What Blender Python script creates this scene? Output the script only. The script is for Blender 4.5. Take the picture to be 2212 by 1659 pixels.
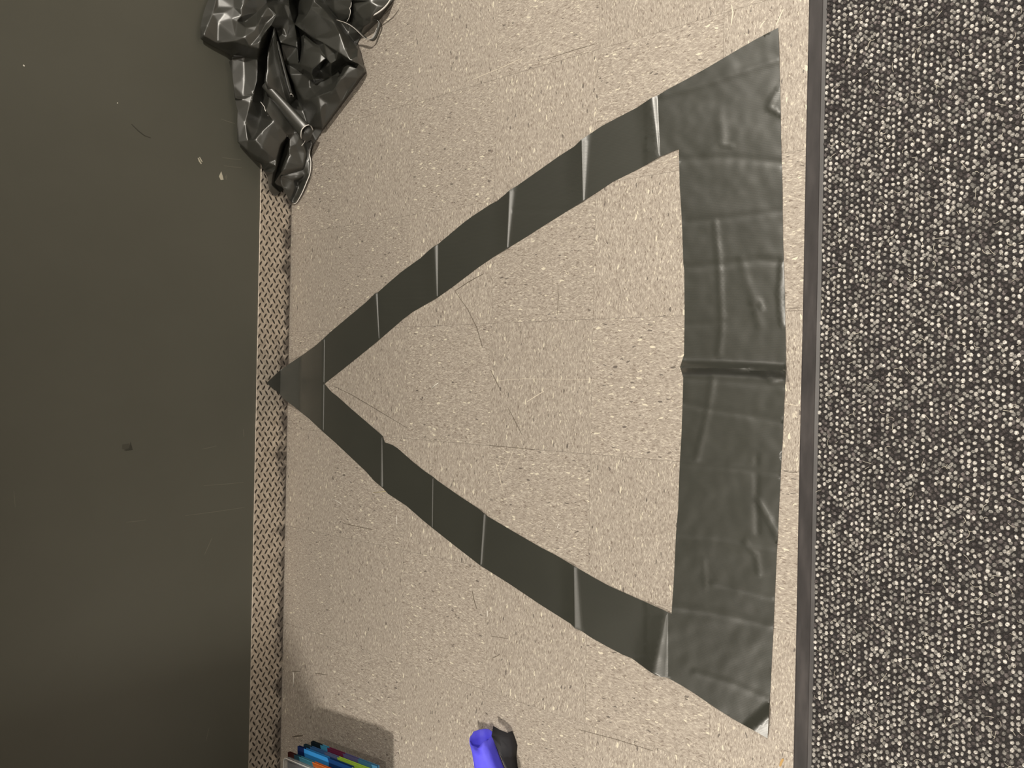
import bpy, bmesh, math, random
from mathutils import Vector, Matrix, noise
from mathutils.geometry import delaunay_2d_cdt
random.seed(7)
S = bpy.context.scene
C = S.collection
for o in list(bpy.data.objects):
    bpy.data.objects.remove(o, do_unlink=True)

# ------------------------------------------------------------------ camera, world, lamps, exposure
# world: the dark wall is the plane X=0, the room is +X, the floor is Z=0
F_PX, TAU, ROLL = 1800.0, math.radians(39.974), math.radians(1.172)
CAM = Vector((2.2294, 0.0, 1.5581))
ROT = Matrix.Rotation(TAU, 3, 'Y') @ Matrix.Rotation(ROLL, 3, 'Z')
cd = bpy.data.cameras.new('camera')
cam = bpy.data.objects.new('camera', cd)
C.objects.link(cam)
cam.matrix_world = Matrix.Translation(CAM) @ ROT.to_4x4()
cd.sensor_fit = 'HORIZONTAL'
cd.sensor_width = 36.0
cd.lens = 36.0 * F_PX / 2212.0
cd.clip_start = 0.02
S.camera = cam

world = bpy.data.worlds.new('world')
S.world = world
world.use_nodes = True
world.node_tree.nodes['Background'].inputs[0].default_value = (0.9, 0.85, 0.75, 1)
world.node_tree.nodes['Background'].inputs[1].default_value = 0.02

S.view_settings.view_transform = 'Standard'
S.view_settings.look = 'None'
S.view_settings.exposure = 0.0
S.view_settings.gamma = 1.0
S.view_settings.use_curve_mapping = False

ROOM_X, ROOM_Y0, ROOM_Y1, ROOM_Z = 3.9, -3.4, 2.9, 2.75
LAMPS = [  # x, y, watts, radius
    (1.80, 1.95, 82, 0.08),
    (1.65, -2.65, 84, 0.17),
    (2.60, 0.15, 32, 0.08),
]
WARM = (1.0, 0.93, 0.82)
for i, (lx, ly, w, r) in enumerate(LAMPS):
    ld = bpy.data.lights.new('lamp_light', 'AREA')
    ld.shape = 'DISK'
    ld.size = 2 * r
    ld.energy = w
    ld.color = WARM
    ld.spread = math.radians(150 if ly > 1 else 118)
    lo = bpy.data.objects.new('lamp_light', ld)
    C.objects.link(lo)
    lo.location = (lx, ly, ROOM_Z - 0.075)


# ------------------------------------------------------------------ picture measurements -> world points
def ray(px, py):
    return ROT @ Vector(((px - 1106.0) / F_PX, -(py - 829.5) / F_PX, -1.0))


def on_z(px, py, z=0.0):
    d = ray(px, py)
    return CAM + d * ((z - CAM.z) / d.z)


def on_x(px, py, x=0.0):
    d = ray(px, py)
    return CAM + d * ((x - CAM.x) / d.x)


# ------------------------------------------------------------------ helpers
def link(name, me, mat=None, parent=None, smooth=False):
    o = bpy.data.objects.new(name, me)
    C.objects.link(o)
    if mat is not None and len(me.materials) == 0:
        me.materials.append(mat)
    if smooth:
        for p in me.polygons:
            p.use_smooth = True
    if parent is not None:
        o.parent = parent
    return o


def mesh(name, verts, faces, mat=None, parent=None, smooth=False):
    me = bpy.data.meshes.new(name)
    me.from_pydata([tuple(v) for v in verts], [], faces)
    me.update()
    return link(name, me, mat, parent, smooth)


def from_bm(name, bm, mat=None, parent=None, smooth=False):
    me = bpy.data.meshes.new(name)
    bm.normal_update()
    bm.to_mesh(me)
    bm.free()
    return link(name, me, mat, parent, smooth)


def box_bm(x0, x1, y0, y1, z0, z1, bev=0.0, seg=2):
    bm = bmesh.new()
    bmesh.ops.create_cube(bm, size=1.0)
    bmesh.ops.scale(bm, vec=(x1 - x0, y1 - y0, z1 - z0), verts=bm.verts)
    bmesh.ops.translate(bm, vec=((x0 + x1) / 2, (y0 + y1) / 2, (z0 + z1) / 2), verts=bm.verts)
    if bev > 0:
        bmesh.ops.bevel(bm, geom=list(bm.edges), offset=bev, segments=seg, affect='EDGES', profile=0.5)
    return bm


def tag(o, label=None, cat=None, group=None, kind=None):
    if label: o['label'] = label
    if cat: o['category'] = cat
    if group: o['group'] = group
    if kind: o['kind'] = kind
    return o


def tube_mesh(pts, r, n=6, closed_ends=True):
    """list of Vectors -> verts, faces of a tube (r may be a list)"""
    vs, fs = [], []
    m = len(pts)
    up = Vector((0.13, 0.21, 0.97))
    for i, p in enumerate(pts):
        t = (pts[min(i + 1, m - 1)] - pts[max(i - 1, 0)]).normalized()
        a = t.cross(up)
        if a.length < 1e-4:
            a = t.cross(Vector((1, 0, 0)))
        a.normalize()
        b = t.cross(a)
        rr = r[i] if isinstance(r, (list, tuple)) else r
        for k in range(n):
            w = 2 * math.pi * k / n
            vs.append(p + a * (rr * math.cos(w)) + b * (rr * math.sin(w)))
    for i in range(m - 1):
        for k in range(n):
            k2 = (k + 1) % n
            fs.append((i * n + k, i * n + k2, (i + 1) * n + k2, (i + 1) * n + k))
    if closed_ends:
        fs.append(tuple(range(n - 1, -1, -1)))
        fs.append(tuple((m - 1) * n + k for k in range(n)))
    return vs, fs


# ------------------------------------------------------------------ materials
class NT:
    def __init__(self, name):
        self.m = bpy.data.materials.new(name)
        self.m.use_nodes = True
        self.t = self.m.node_tree
        self.b = self.t.nodes['Principled BSDF']

    def n(self, typ, **kw):
        nd = self.t.nodes.new(typ)
        for k, v in kw.items():
            if k in nd.inputs:
                nd.inputs[k].default_value = v
            else:
                setattr(nd, k, v)
        return nd

    def l(self, a, b):
        self.t.links.new(a, b)

    def ramp(self, fac, stops, interp='LINEAR'):
        r = self.n('ShaderNodeValToRGB')
        r.color_ramp.interpolation = interp
        el = r.color_ramp.elements
        while len(el) < len(stops):
            el.new(0.5)
        for e, (p, c) in zip(el, stops):
            e.position = p
            e.color = (c[0], c[1], c[2], 1) if not isinstance(c, float) else (c, c, c, 1)
        self.l(fac, r.inputs[0])
        return r.outputs[0]

    def math(self, op, a, b=None, c=None):
        nd = self.n('ShaderNodeMath', operation=op)
        for i, v in enumerate((a, b, c)):
            if v is None: continue
            if isinstance(v, (int, float)): nd.inputs[i].default_value = v
            else: self.l(v, nd.inputs[i])
        return nd.outputs[0]

    def mix(self, fac, a, b, typ='MIX'):
        nd = self.n('ShaderNodeMix', data_type='RGBA', blend_type=typ)
        for sock, v in ((nd.inputs[0], fac), (nd.inputs[6], a), (nd.inputs[7], b)):
            if isinstance(v, (int, float)): sock.default_value = v
            elif isinstance(v, tuple): sock.default_value = (v[0], v[1], v[2], 1)
            else: self.l(v, sock)
        return nd.outputs[2]

    def coords(self, which='Object', scale=(1, 1, 1), rot=(0, 0, 0)):
        tc = self.n('ShaderNodeTexCoord')
        mp = self.n('ShaderNodeMapping')
        mp.inputs['Scale'].default_value = scale
        mp.inputs['Rotation'].default_value = rot
        self.l(tc.outputs[which], mp.inputs[0])
        return mp.outputs[0]

    def noise(self, vec, scale, detail=3, rough=0.55, **kw):
        nd = self.n('ShaderNodeTexNoise', **kw)
        nd.inputs['Scale'].default_value = scale
        nd.inputs['Detail'].default_value = detail
        nd.inputs['Roughness'].default_value = rough
        if vec is not None: self.l(vec, nd.inputs['Vector'])
        return nd.outputs[0]

    def bump(self, height, strength=0.3, dist=0.001, normal=None):
        nd = self.n('ShaderNodeBump')
        nd.inputs['Strength'].default_value = strength
        nd.inputs['Distance'].default_value = dist
        self.l(height, nd.inputs['Height'])
        if normal is not None: self.l(normal, nd.inputs['Normal'])
        return nd.outputs[0]

    def set(self, **kw):
        names = {'color': 'Base Color', 'rough': 'Roughness', 'metal': 'Metallic', 'normal': 'Normal',
                 'spec': 'Specular IOR Level', 'trans': 'Transmission Weight', 'ior': 'IOR', 'sheen': 'Sheen Weight',
                 'alpha': 'Alpha', 'coat': 'Coat Weight'}
        for k, v in kw.items():
            s = self.b.inputs[names[k]]
            if isinstance(v, (int, float)): s.default_value = v
            elif isinstance(v, tuple): s.default_value = (v[0], v[1], v[2], 1)
            else: self.l(v, s)
        return self.m


def flat(name, color, rough=0.6, **kw):
    t = NT(name)
    return t.set(color=color, rough=rough, **kw)


def m_tile():
    t = NT('vinyl_composition_tile')
    tc = t.n('ShaderNodeTexCoord')
    oi = t.n('ShaderNodeObjectInfo')
    off = t.n('ShaderNodeVectorMath', operation='SCALE')
    off.inputs[0].default_value = (31.0, 57.0, 13.0)
    t.l(oi.outputs['Random'], off.inputs['Scale'])
    add = t.n('ShaderNodeVectorMath', operation='ADD')
    t.l(tc.outputs['Object'], add.inputs[0])
    t.l(off.outputs[0], add.inputs[1])
    # warp a little so that the streaks wander
    wn = t.n('ShaderNodeTexNoise')
    wn.inputs['Scale'].default_value = 60
    wn.inputs['Detail'].default_value = 2
    t.l(add.outputs[0], wn.inputs['Vector'])
    ws = t.n('ShaderNodeVectorMath', operation='MULTIPLY_ADD')
    t.l(wn.outputs['Color'], ws.inputs[0])
    ws.inputs[1].default_value = (0.012, 0.012, 0.0)
    t.l(add.outputs[0], ws.inputs[2])
    st = t.n('ShaderNodeMapping')
    st.inputs['Scale'].default_value = (1.0, 0.30, 1.0)
    t.l(ws.outputs[0], st.inputs[0])
    v = st.outputs[0]
    fine = t.noise(v, 400, 4, 0.75)
    base = t.ramp(fine, [(0.33, (0.175, 0.143, 0.118)), (0.45, (0.305, 0.267, 0.228)),
                         (0.55, (0.378, 0.335, 0.289)), (0.68, (0.600, 0.550, 0.470))])
    mid = t.noise(v, 130, 3, 0.65)
    base = t.mix(t.ramp(mid, [(0.35, 0.0), (0.65, 1.0)]), t.mix(0.30, base, (0.28, 0.243, 0.206)), base)
    # pale chips and dark chips, flat cells picked at random
    for sc, thr, col, seed in ((330, 0.90, (0.56, 0.51, 0.42), 3.1), (190, 0.965, (0.66, 0.61, 0.49), 7.7),
                               (340, 0.91, (0.17, 0.135, 0.11), 11.3), (230, 0.975, (0.10, 0.085, 0.075), 5.9)):
        mp = t.n('ShaderNodeMapping')
        mp.inputs['Location'].default_value = (seed, seed * 2, 0)
        t.l(v, mp.inputs[0])
        vo = t.n('ShaderNodeTexVoronoi')
        vo.voronoi_dimensions = '2D'
        vo.inputs['Scale'].default_value = sc
        t.l(mp.outputs[0], vo.inputs['Vector'])
        sep = t.n('ShaderNodeSeparateColor')
        t.l(vo.outputs['Color'], sep.inputs[0])
        pick = t.math('GREATER_THAN', sep.outputs[0], thr)
        near = t.math('LESS_THAN', vo.outputs['Distance'], t.math('MULTIPLY_ADD', sep.outputs[1], 0.3, 0.12))
        base = t.mix(t.math('MULTIPLY', t.math('MULTIPLY', pick, near), 0.85), base, col)
    tone = t.math('MULTIPLY_ADD', oi.outputs['Random'], 0.06, 0.97)
    tn = t.n('ShaderNodeVectorMath', operation='SCALE')
    t.l(base, tn.inputs[0])
    t.l(tone, tn.inputs['Scale'])
    big = t.noise(t.coords('Object'), 9, 3)
    return t.set(color=tn.outputs[0], rough=t.ramp(big, [(0.3, 0.34), (0.7, 0.48)]), spec=0.4,
                 normal=t.bump(fine, 0.10, 0.0006))


def m_wall():
    t = NT('dark_semi_gloss_wall_paint')
    v = t.coords('Object')
    orange = t.noise(v, 420, 2)
    soft = t.noise(v, 3.0, 3)
    col = t.mix(t.ramp(soft, [(0.3, 0.0), (0.7, 1.0)]), (0.083, 0.082, 0.066), (0.091, 0.090, 0.073))
    return t.set(color=col, rough=0.5, spec=0.5, normal=t.bump(orange, 0.08, 0.0005))


def m_plate(dark=False):
    t = NT('tread_plate_metal_shaded' if dark else 'tread_plate_metal')
    v = t.coords('Object')
    sep = t.n('ShaderNodeSeparateXYZ')
    t.l(v, sep.inputs[0])
    n1 = t.noise(t.coords('Object', (1, 1, 1)), 14, 5, 0.7)
    n2 = t.noise(t.coords('Object', (1, 1, 1.6)), 60, 4, 0.6)
    base = t.ramp(n2, [(0.3, (0.48, 0.42, 0.35)), (0.55, (0.70, 0.62, 0.53)), (0.75, (0.86, 0.78, 0.68))])
    # rubbed-in dirt, thickest along the foot of the plate
    low = t.math('SUBTRACT', 0.052, sep.outputs[2])
    low = t.math('MULTIPLY', low, 16.0)
    dirt = t.math('ADD', t.math('ADD', low, t.math('MULTIPLY', n1, 2.6)), -1.62)
    dirt = t.ramp(dirt, [(0.0, 0.0), (0.45, 0.85)])
    col = t.mix(dirt, base, (0.045, 0.036, 0.032))
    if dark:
        col = t.mix(dirt, (0.050, 0.041, 0.034), (0.022, 0.018, 0.016))  # raised treads near-black: shade and dark reflections put into their colour
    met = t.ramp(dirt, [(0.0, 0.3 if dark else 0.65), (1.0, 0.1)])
    return t.set(color=col, metal=met, rough=t.ramp(n2, [(0.3, 0.42), (0.8, 0.55)]), normal=t.bump(n2, 0.15, 0.0006))


def m_fabric(name='olive_coated_fabric', col=(0.023, 0.024, 0.018), rough=0.42, rib=True, spec=1.0):
    t = NT(name)
    v = t.coords('Object')
    n1 = t.noise(v, 7, 3)
    c = t.mix(t.ramp(n1, [(0.3, 0.0), (0.7, 1.0)]), (col[0] * 0.94, col[1] * 0.94, col[2] * 0.94),
              (col[0] * 1.08, col[1] * 1.08, col[2] * 1.08))
    nor = None
    w = t.n('ShaderNodeTexWave')
    w.wave_type = 'BANDS'
    w.bands_direction = 'Y'
    w.inputs['Scale'].default_value = 95
    w.inputs['Distortion'].default_value = 0.6
    w.inputs['Detail'].default_value = 1
    t.l(t.coords('Object', rot=(0, 0, 0.05)), w.inputs['Vector'])
    h = t.math('ADD', t.math('MULTIPLY', w.outputs['Fac'], 0.6), t.noise(v, 900, 2))
    nor = t.bump(h, 0.10 if rib else 0.06, 0.0006)
    return t.set(color=c, rough=rough, spec=spec, ior=1.6, normal=nor)


def m_rubber():
    t = NT('grey_rubber_edging')
    v = t.coords('Object', (2.0, 0.5, 1))
    n = t.noise(v, 14, 4, 0.6)
    s = t.noise(t.coords('Object', (6, 0.5, 1)), 60, 3)
    col = t.ramp(n, [(0.25, (0.022, 0.020, 0.020)), (0.5, (0.038, 0.034, 0.034)), (0.75, (0.066, 0.059, 0.058))])
    return t.set(color=col, rough=0.5, normal=t.bump(s, 0.1, 0.0004))


def m_loops():
    t = NT('flecked_loop_yarn')
    at = t.n('ShaderNodeAttribute', attribute_name='yarn')
    n = t.noise(t.coords('Object', (0.35, 1.7, 1.0)), 620, 3, 0.75)
    k = t.ramp(n, [(0.36, 0.25), (0.50, 0.85), (0.64, 1.6)])
    col = t.mix(1.0, at.outputs['Color'], k, 'MULTIPLY')
    return t.set(color=col, rough=0.9, spec=0.15, normal=t.bump(n, 0.5, 0.0012))


M_TILE = m_tile()
M_WALL = m_wall()
M_PLATE = m_plate()
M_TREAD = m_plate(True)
M_BANNER = m_fabric()
M_CRUMPLE = m_fabric('black_coated_fabric', (0.028, 0.028, 0.023), 0.40, False, 1.0)
M_RUBBER = m_rubber()
M_LOOPS = m_loops()
M_BACKING = flat('carpet_backing', (0.014, 0.012, 0.012), 0.95)
M_LIGHTWALL = flat('pale_wall_paint', (0.20, 0.19, 0.17), 0.7)
M_CEIL = flat('white_ceiling', (0.62, 0.60, 0.55), 0.8)
M_SUB = flat('dark_floor_bed', (0.07, 0.058, 0.045), 0.9)
M_WHITE = flat('white_scrap', (0.80, 0.77, 0.70), 0.6)
M_CHIPW = flat('pale_paint_scrape', (0.50, 0.47, 0.38), 0.6)
M_CHIPD = flat('dark_scrape', (0.035, 0.034, 0.026), 0.6)
M_FAINT = flat('faint_scrape', (0.13, 0.125, 0.10), 0.6)
M_SCUFFD = flat('dark_scuff', (0.10, 0.08, 0.06), 0.6)
M_SCUFFL = flat('pale_scratch', (0.60, 0.54, 0.44), 0.5)
M_CUT = flat('white_core_edge', (0.85, 0.82, 0.78), 0.6)

# ------------------------------------------------------------------ the setting
T = 0.3048
SEAM_X0, SEAM_Y0 = 0.2439, 0.1500 + 10 * T
floor = from_bm('floor', box_bm(0, ROOM_X, ROOM_Y0, ROOM_Y1, -0.06, -0.003), M_SUB)
tag(floor, 'beige streaked vinyl tile floor', kind='structure')
GAP = 0.0002


def tile_mesh(w, h):
    bm = box_bm(-w / 2 + GAP, w / 2 - GAP, -h / 2 + GAP, h / 2 - GAP, -0.003, 0.0)
    me = bpy.data.meshes.new('tile')
    bm.to_mesh(me)
    bm.free()
    me.materials.append(M_TILE)
    return me


tile_cache = {}
xs = [0.0, SEAM_X0]
while xs[-1] < ROOM_X - 0.01:
    xs.append(min(xs[-1] + T, ROOM_X))
ys = [SEAM_Y0 - k * T for k in range(30)]
ys = [ROOM_Y1] + [y for y in ys if ROOM_Y0 < y < ROOM_Y1] + [ROOM_Y0]
k_ref = min(range(len(ys)), key=lambda k: abs(ys[k] - 0.15))
for i in range(len(xs) - 1):
    for j in range(len(ys) - 1):
        w, h = xs[i + 1] - xs[i], ys[j] - ys[j + 1]
        if w < 0.01 or h < 0.01: continue
        # quarter-turned laying: grain along Y where (i + j) is even
        turned = ((i - 3) + (j - k_ref)) % 2 == 1
        key = (round(w, 4), round(h, 4)) if not turned else (round(h, 4), round(w, 4))
        if key not in tile_cache: tile_cache[key] = tile_mesh(*key)
        o = bpy.data.objects.new('tile', tile_cache[key])
        C.objects.link(o)
        o.location = ((xs[i] + xs[i + 1]) / 2, (ys[j] + ys[j + 1]) / 2, random.uniform(-0.00012, 0.00012))
        o.rotation_euler = (0, 0, math.pi / 2 if turned else 0)
        o.parent = floor

wall = tag(from_bm('wall_left', box_bm(-0.12, 0, ROOM_Y0, ROOM_Y1, -0.06, ROOM_Z), M_WALL),
           'dark olive painted wall with pale scuffs', kind='structure')
tag(from_bm('wall_right', box_bm(ROOM_X, ROOM_X + 0.12, ROOM_Y0, ROOM_Y1, -0.06, ROOM_Z), M_LIGHTWALL), kind='structure')
tag(from_bm('wall_back', box_bm(-0.12, ROOM_X + 0.12, ROOM_Y1, ROOM_Y1 + 0.12, -0.06, ROOM_Z), M_LIGHTWALL), kind='structure')
tag(from_bm('wall_front', box_bm(-0.12, ROOM_X + 0.12, ROOM_Y0 - 0.12, ROOM_Y0, -0.06, ROOM_Z), M_LIGHTWALL), kind='structure')
tag(from_bm('ceiling', box_bm(-0.12, ROOM_X + 0.12, ROOM_Y0 - 0.12, ROOM_Y1 + 0.12, ROOM_Z, ROOM_Z + 0.1), M_CEIL), kind='structure')

# diamond tread plate along the foot of the wall
PL_H, PL_T = 0.1130, 0.004
base = tag(from_bm('baseboard_left', box_bm(0.0, PL_T, ROOM_Y0, ROOM_Y1, 0.0, PL_H, 0.0006, 1), M_PLATE),
           'diamond tread plate kick strip scuffed along its foot', kind='structure')
vs, fs = [], []
PY, PZ, LEN, WID, HGT = 0.0316, 0.0202, 0.0180, 0.0031, 0.0015


def tread(y, z, ang):
    """one raised lens, clipped to the plate"""
    b = len(vs)
    ca, sa = math.cos(ang), math.sin(ang)
    N = 6
    rows = []
    for k in range(N + 1):
        s = -1 + 2 * k / N
        w = WID * math.sqrt(max(0.0, 1 - s * s)) + 0.00012
        for q, hh in ((-1, 0.0), (0, 1.0), (1, 0.0)):
            ly, lz = s * LEN / 2, q * w
            h = PL_T + (HGT * max(0.05, 1 - s * s * 0.7) if hh else -0.0002)
            yy, zz = y + ca * ly - sa * lz, z + sa * ly + ca * lz
            rows.append((h, yy, min(max(zz, 0.0008), PL_H - 0.0008)))
    vs.extend(rows)
    for k in range(N):
        for q in range(2):
            a = b + k * 3 + q
            fs.append((a, a + 3, a + 4, a + 1))


row = 0
y = ROOM_Y1 - 0.02
while y > -1.9:
    if y < 1.3:
        for k in range(-1, 8):
            z = 0.0075 + k * PZ + (0.5 * PZ if row % 2 else 0.0)
            if -0.001 < z < PL_H + 0.002:
                # image "up" is +Y; alternate rows lean opposite ways
                tread(y, z, math.radians(33 if row % 2 else -33))
    y -= PY / 2
    row += 1
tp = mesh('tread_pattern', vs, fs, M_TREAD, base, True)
tp['kind'] = 'stuff'

# thin scrapes and chips on the wall, a hair proud of the paint
def wall_patch(name, pts, mat, t=0.0003):
    w = [on_x(px, py, t) for px, py in pts]
    n = len(w)
    b = [Vector((-0.0003, p.y, p.z)) for p in w]
    return mesh(name, w + b, [tuple(range(n))] + [(k, n + k, n + (k + 1) % n, (k + 1) % n) for k in range(n)], mat, wall)


def stroke(pts, w):
    """outline of a thin tapered stroke through picture points"""
    L, Rr = [], []
    m = len(pts)
    for i, p in enumerate(pts):
        a, b = pts[max(i - 1, 0)], pts[min(i + 1, m - 1)]
        dx, dy = b[0] - a[0], b[1] - a[1]
        l = math.hypot(dx, dy) or 1
        ww = w * (0.35 + 0.65 * math.sin(math.pi * (i + 0.5) / m)) / 2
        L.append((p[0] - dy / l * ww, p[1] + dx / l * ww))
        Rr.append((p[0] + dy / l * ww, p[1] - dx / l * ww))
    return L + Rr[::-1]


wall_patch('paint_scrape', [(478, 370), (481, 380), (483, 388), (477, 389), (473, 381)], M_CHIPW)
wall_patch('paint_scrape', [(489, 376), (491, 383), (489, 389), (486, 383)], M_FAINT)
wall_patch('paint_scrape', stroke([(428, 341), (431, 348), (435, 354)], 3), M_CHIPW)
wall_patch('paint_scrape', stroke([(431, 339), (434, 345), (437, 350)], 2.2), M_CHIPW)
wall_patch('paint_scrape', stroke([(50, 140), (53, 143)], 3), M_WHITE)
wall_patch('paint_scrape', stroke([(253, 222), (255, 223)], 2.5), M_WHITE)
wall_patch('paint_scrape', stroke([(284, 268), (298, 282), (312, 293), (326, 298)], 2), M_CHIPD)
wall_patch('paint_scrape', [(282, 954), (287, 972), (280, 973), (272, 974), (268, 972), (279, 968)], M_CHIPD)
wall_patch('paint_scrape', [(264, 960), (279, 958), (281, 968), (270, 971), (264, 970)], flat('dark_smear', (0.060, 0.058, 0.045), 0.6))
for a, b in (((437, 970), (468, 963)), ((440, 1049), (526, 1042)), ((272, 1128), (315, 1123)), ((400, 1114), (528, 1096)),
             ((442, 1198), (458, 1162)), ((526, 927), (527, 944)), ((480, 340), (520, 345)), ((484, 358), (522, 362)),
             ((478, 257), (508, 267)), ((30, 1060), (33, 1096)), ((452, 1572), (445, 1600))):
    wall_patch('paint_scrape', stroke([a, ((a[0] + b[0]) / 2, (a[1] + b[1]) / 2 + 0.6), b], 1.6), M_FAINT)


# scuffs and scratches worn into the tiles
def floor_mark(pts, mat, t=0.00025):
    w = [on_z(px, py, t) for px, py in pts]
    n = len(w)
    b = [Vector((p.x, p.y, -0.001)) for p in w]
    return mesh('scuff_mark', w + b, [tuple(range(n))] + [(k, n + k, n + (k + 1) % n, (k + 1) % n) for k in range(n)], mat, floor)


for pts, wd, mt in (
        ([(1020, 172), (1090, 143), (1122, 128)], 1.2, M_SCUFFL), ([(1180, 128), (1240, 108), (1290, 94)], 1.2, M_SCUFFD),
        ([(982, 629), (1012, 609), (1045, 591)], 1.6, M_SCUFFD),
        ([(982, 628), (1010, 668), (1030, 708), (1042, 750)], 1.3, M_SCUFFD),
        ([(1205, 615), (1206, 640), (1204, 680)], 1.0, M_SCUFFD),
        ([(716, 832), (760, 853), (812, 884), (880, 925)], 1.1, M_SCUFFD),
        ([(1057, 962), (1100, 966), (1155, 972)], 1.2, M_SCUFFD),
        ([(1078, 822), (1130, 818), (1290, 820)], 0.8, M_SCUFFL),
        ([(1138, 868), (1155, 857), (1175, 845)], 1.6, M_SCUFFL),
        ([(1060, 800), (1070, 820), (1082, 845)], 1.2, M_SCUFFD), ([(1097, 880), (1110, 905), (1128, 940)], 1.2, M_SCUFFD),
        ([(1108, 975), (1098, 1000), (1085, 1025)], 1.0, M_SCUFFL), ([(1070, 1000), (1080, 1035), (1086, 1060)], 1.0, M_SCUFFL),
        ([(1020, 1277), (1024, 1296), (1030, 1316)], 1.6, M_SCUFFD), ([(1060, 1374), (1080, 1377), (1098, 1380)], 1.0, M_SCUFFD),
        ([(1064, 1421), (1072, 1418), (1080, 1413)], 1.6, M_SCUFFD), ([(631, 1592), (642, 1590), (654, 1589)], 3.0, M_SCUFFD),
        ([(631, 1450), (640, 1450), (648, 1451)], 1.3, M_SCUFFD), ([(680, 1454), (694, 1456), (707, 1458)], 1.3, M_SCUFFD),
        ([(1580, 10), (1583, 28), (1579, 55)], 2.5, M_SCUFFL), ([(1652, 45), (1646, 52), (1641, 62)], 2.2, M_SCUFFL),
        ([(1692, 20), (1685, 35), (1676, 55)], 2.2, M_SCUFFL), ([(1690, 1620), (1760, 1640)], 0.8, M_SCUFFD),
        ([(740, 1130), (770, 1137), (805, 1144)], 1.3, M_SCUFFD), ([(1250, 1576), (1330, 1597), (1410, 1622)], 1.1, M_SCUFFD),
        ([(1697, 666), (1713, 666), (1729, 665)], 1.2, M_SCUFFD), ([(1695, 871), (1710, 874), (1724, 877)], 1.2, M_SCUFFL),
        ([(1694, 1019), (1706, 1020), (1722, 1021)], 1.0, M_SCUFFD)):
    floor_mark(stroke(pts, wd), mt)

# ------------------------------------------------------------------ entrance mat: rubber edging + flecked loop carpet
MX0, MX1, MY0, MY1 = 1.6366, 2.36, -1.15, 1.15
mat_o = bpy.data.objects.new('floor_mat', None)
C.objects.link(mat_o)
mat_o.location = (MX0, 0, 0)
tag(mat_o, 'flecked black and white loop carpet mat with grey rubber edging', 'mat')
EDGE = 0.0355
prof = [(0.0, 0.0), (0.0006, 0.0022), (0.003, 0.0032), (0.0275, 0.0066), (0.0292, 0.0074), (EDGE, 0.0052), (EDGE, 0.0)]
bv, bf = [], []
NY = 60
for k in range(NY + 1):
    yy = MY0 + (MY1 - MY0) * k / NY
    wob = 0.0005 * noise.noise(Vector((yy * 3, 0, 0)))
    for px_, pz_ in prof:
        bv.append((px_ + wob, yy, pz_))
n = len(prof)
for k in range(NY):
    for q in range(n):
        bf.append((k * n + q, k * n + (q + 1) % n, (k + 1) * n + (q + 1) % n, (k + 1) * n + q))
bf.append(tuple(range(n)))
bf.append(tuple(NY * n + q for q in range(n - 1, -1, -1)))
rb = mesh('rubber_edging', bv, bf, M_RUBBER, mat_o, False)
from_bm('carpet_backing', box_bm(EDGE - 0.0005, MX1 - MX0, MY0, MY1, 0.0, 0.0052), M_BACKING, mat_o)
lv, lf, lc = [], [], []
PX, PYL = 0.0099, 0.0104


def loop(cx, cy, rx, ry, hz, ang, col, z0=0.0048):
    b = len(lv)
    ca, sa = math.cos(ang), math.sin(ang)
    for ring, (rr, zz) in enumerate(((1.0, 0.0), (0.85, 0.65))):
        for k in range(6):
            w = math.pi * k / 3 + ring * 0.5
            a, c_ = rx * rr * math.cos(w), ry * rr * math.sin(w)
            lv.append((cx + ca * a - sa * c_, cy + sa * a + ca * c_, z0 + hz * zz))
    lv.append((cx, cy, z0 + hz))
    for k in range(6):
        k2 = (k + 1) % 6
        lf.append((b + k, b + k2, b + 6 + k2, b + 6 + k))
        lf.append((b + 6 + k, b + 6 + k2, b + 12))
    lc.extend([col] * 13)


j = 0
yy = MY0 + 0.006
while yy < MY1 - 0.004:
    xx = EDGE + 0.0035
    i = 0
    while xx < MX1 - MX0 - 0.004:
        big = noise.noise(Vector((xx * 9, yy * 9, 0.3)))
        for sub in (0, 1):
            cx = xx + random.uniform(-0.0017, 0.0017) + sub * PX * 0.5
            cy = yy + random.uniform(-0.0013, 0.0013) + sub * PYL * 0.5 + (0.25 * PYL if i % 2 else 0)
            if cx > MX1 - MX0 - 0.003 or cy > MY1 - 0.003: continue
            rnd = random.random()
            if sub == 0:
                g = random.uniform(0.17, 0.60) if rnd < 0.80 + 0.2 * big else random.uniform(0.05, 0.18)
            else:
                g = random.uniform(0.025, 0.075) if rnd < 0.78 else random.uniform(0.10, 0.28)
            col = (g, g * (0.95 if g > 0.15 else 0.88), g * (0.89 if g > 0.15 else 0.87), 1.0)
            loop(cx, cy, random.uniform(0.0027, 0.0040) if sub == 0 else random.uniform(0.0030, 0.0042),
                 random.uniform(0.0032, 0.0049), random.uniform(0.0032, 0.0052) if sub == 0 else random.uniform(0.0018, 0.0032),
                 random.uniform(-0.5, 0.5), col)
        xx += PX
        i += 1
    yy += PYL
    j += 1
me = bpy.data.meshes.new('carpet_loops')
me.from_pydata(lv, [], lf)
att = me.color_attributes.new('yarn', 'FLOAT_COLOR', 'POINT')
att.data.foreach_set('color', [c for col in lc for c in col])
lp = link('carpet_loops', me, M_LOOPS, mat_o, True)
lp['kind'] = 'stuff'
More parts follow.
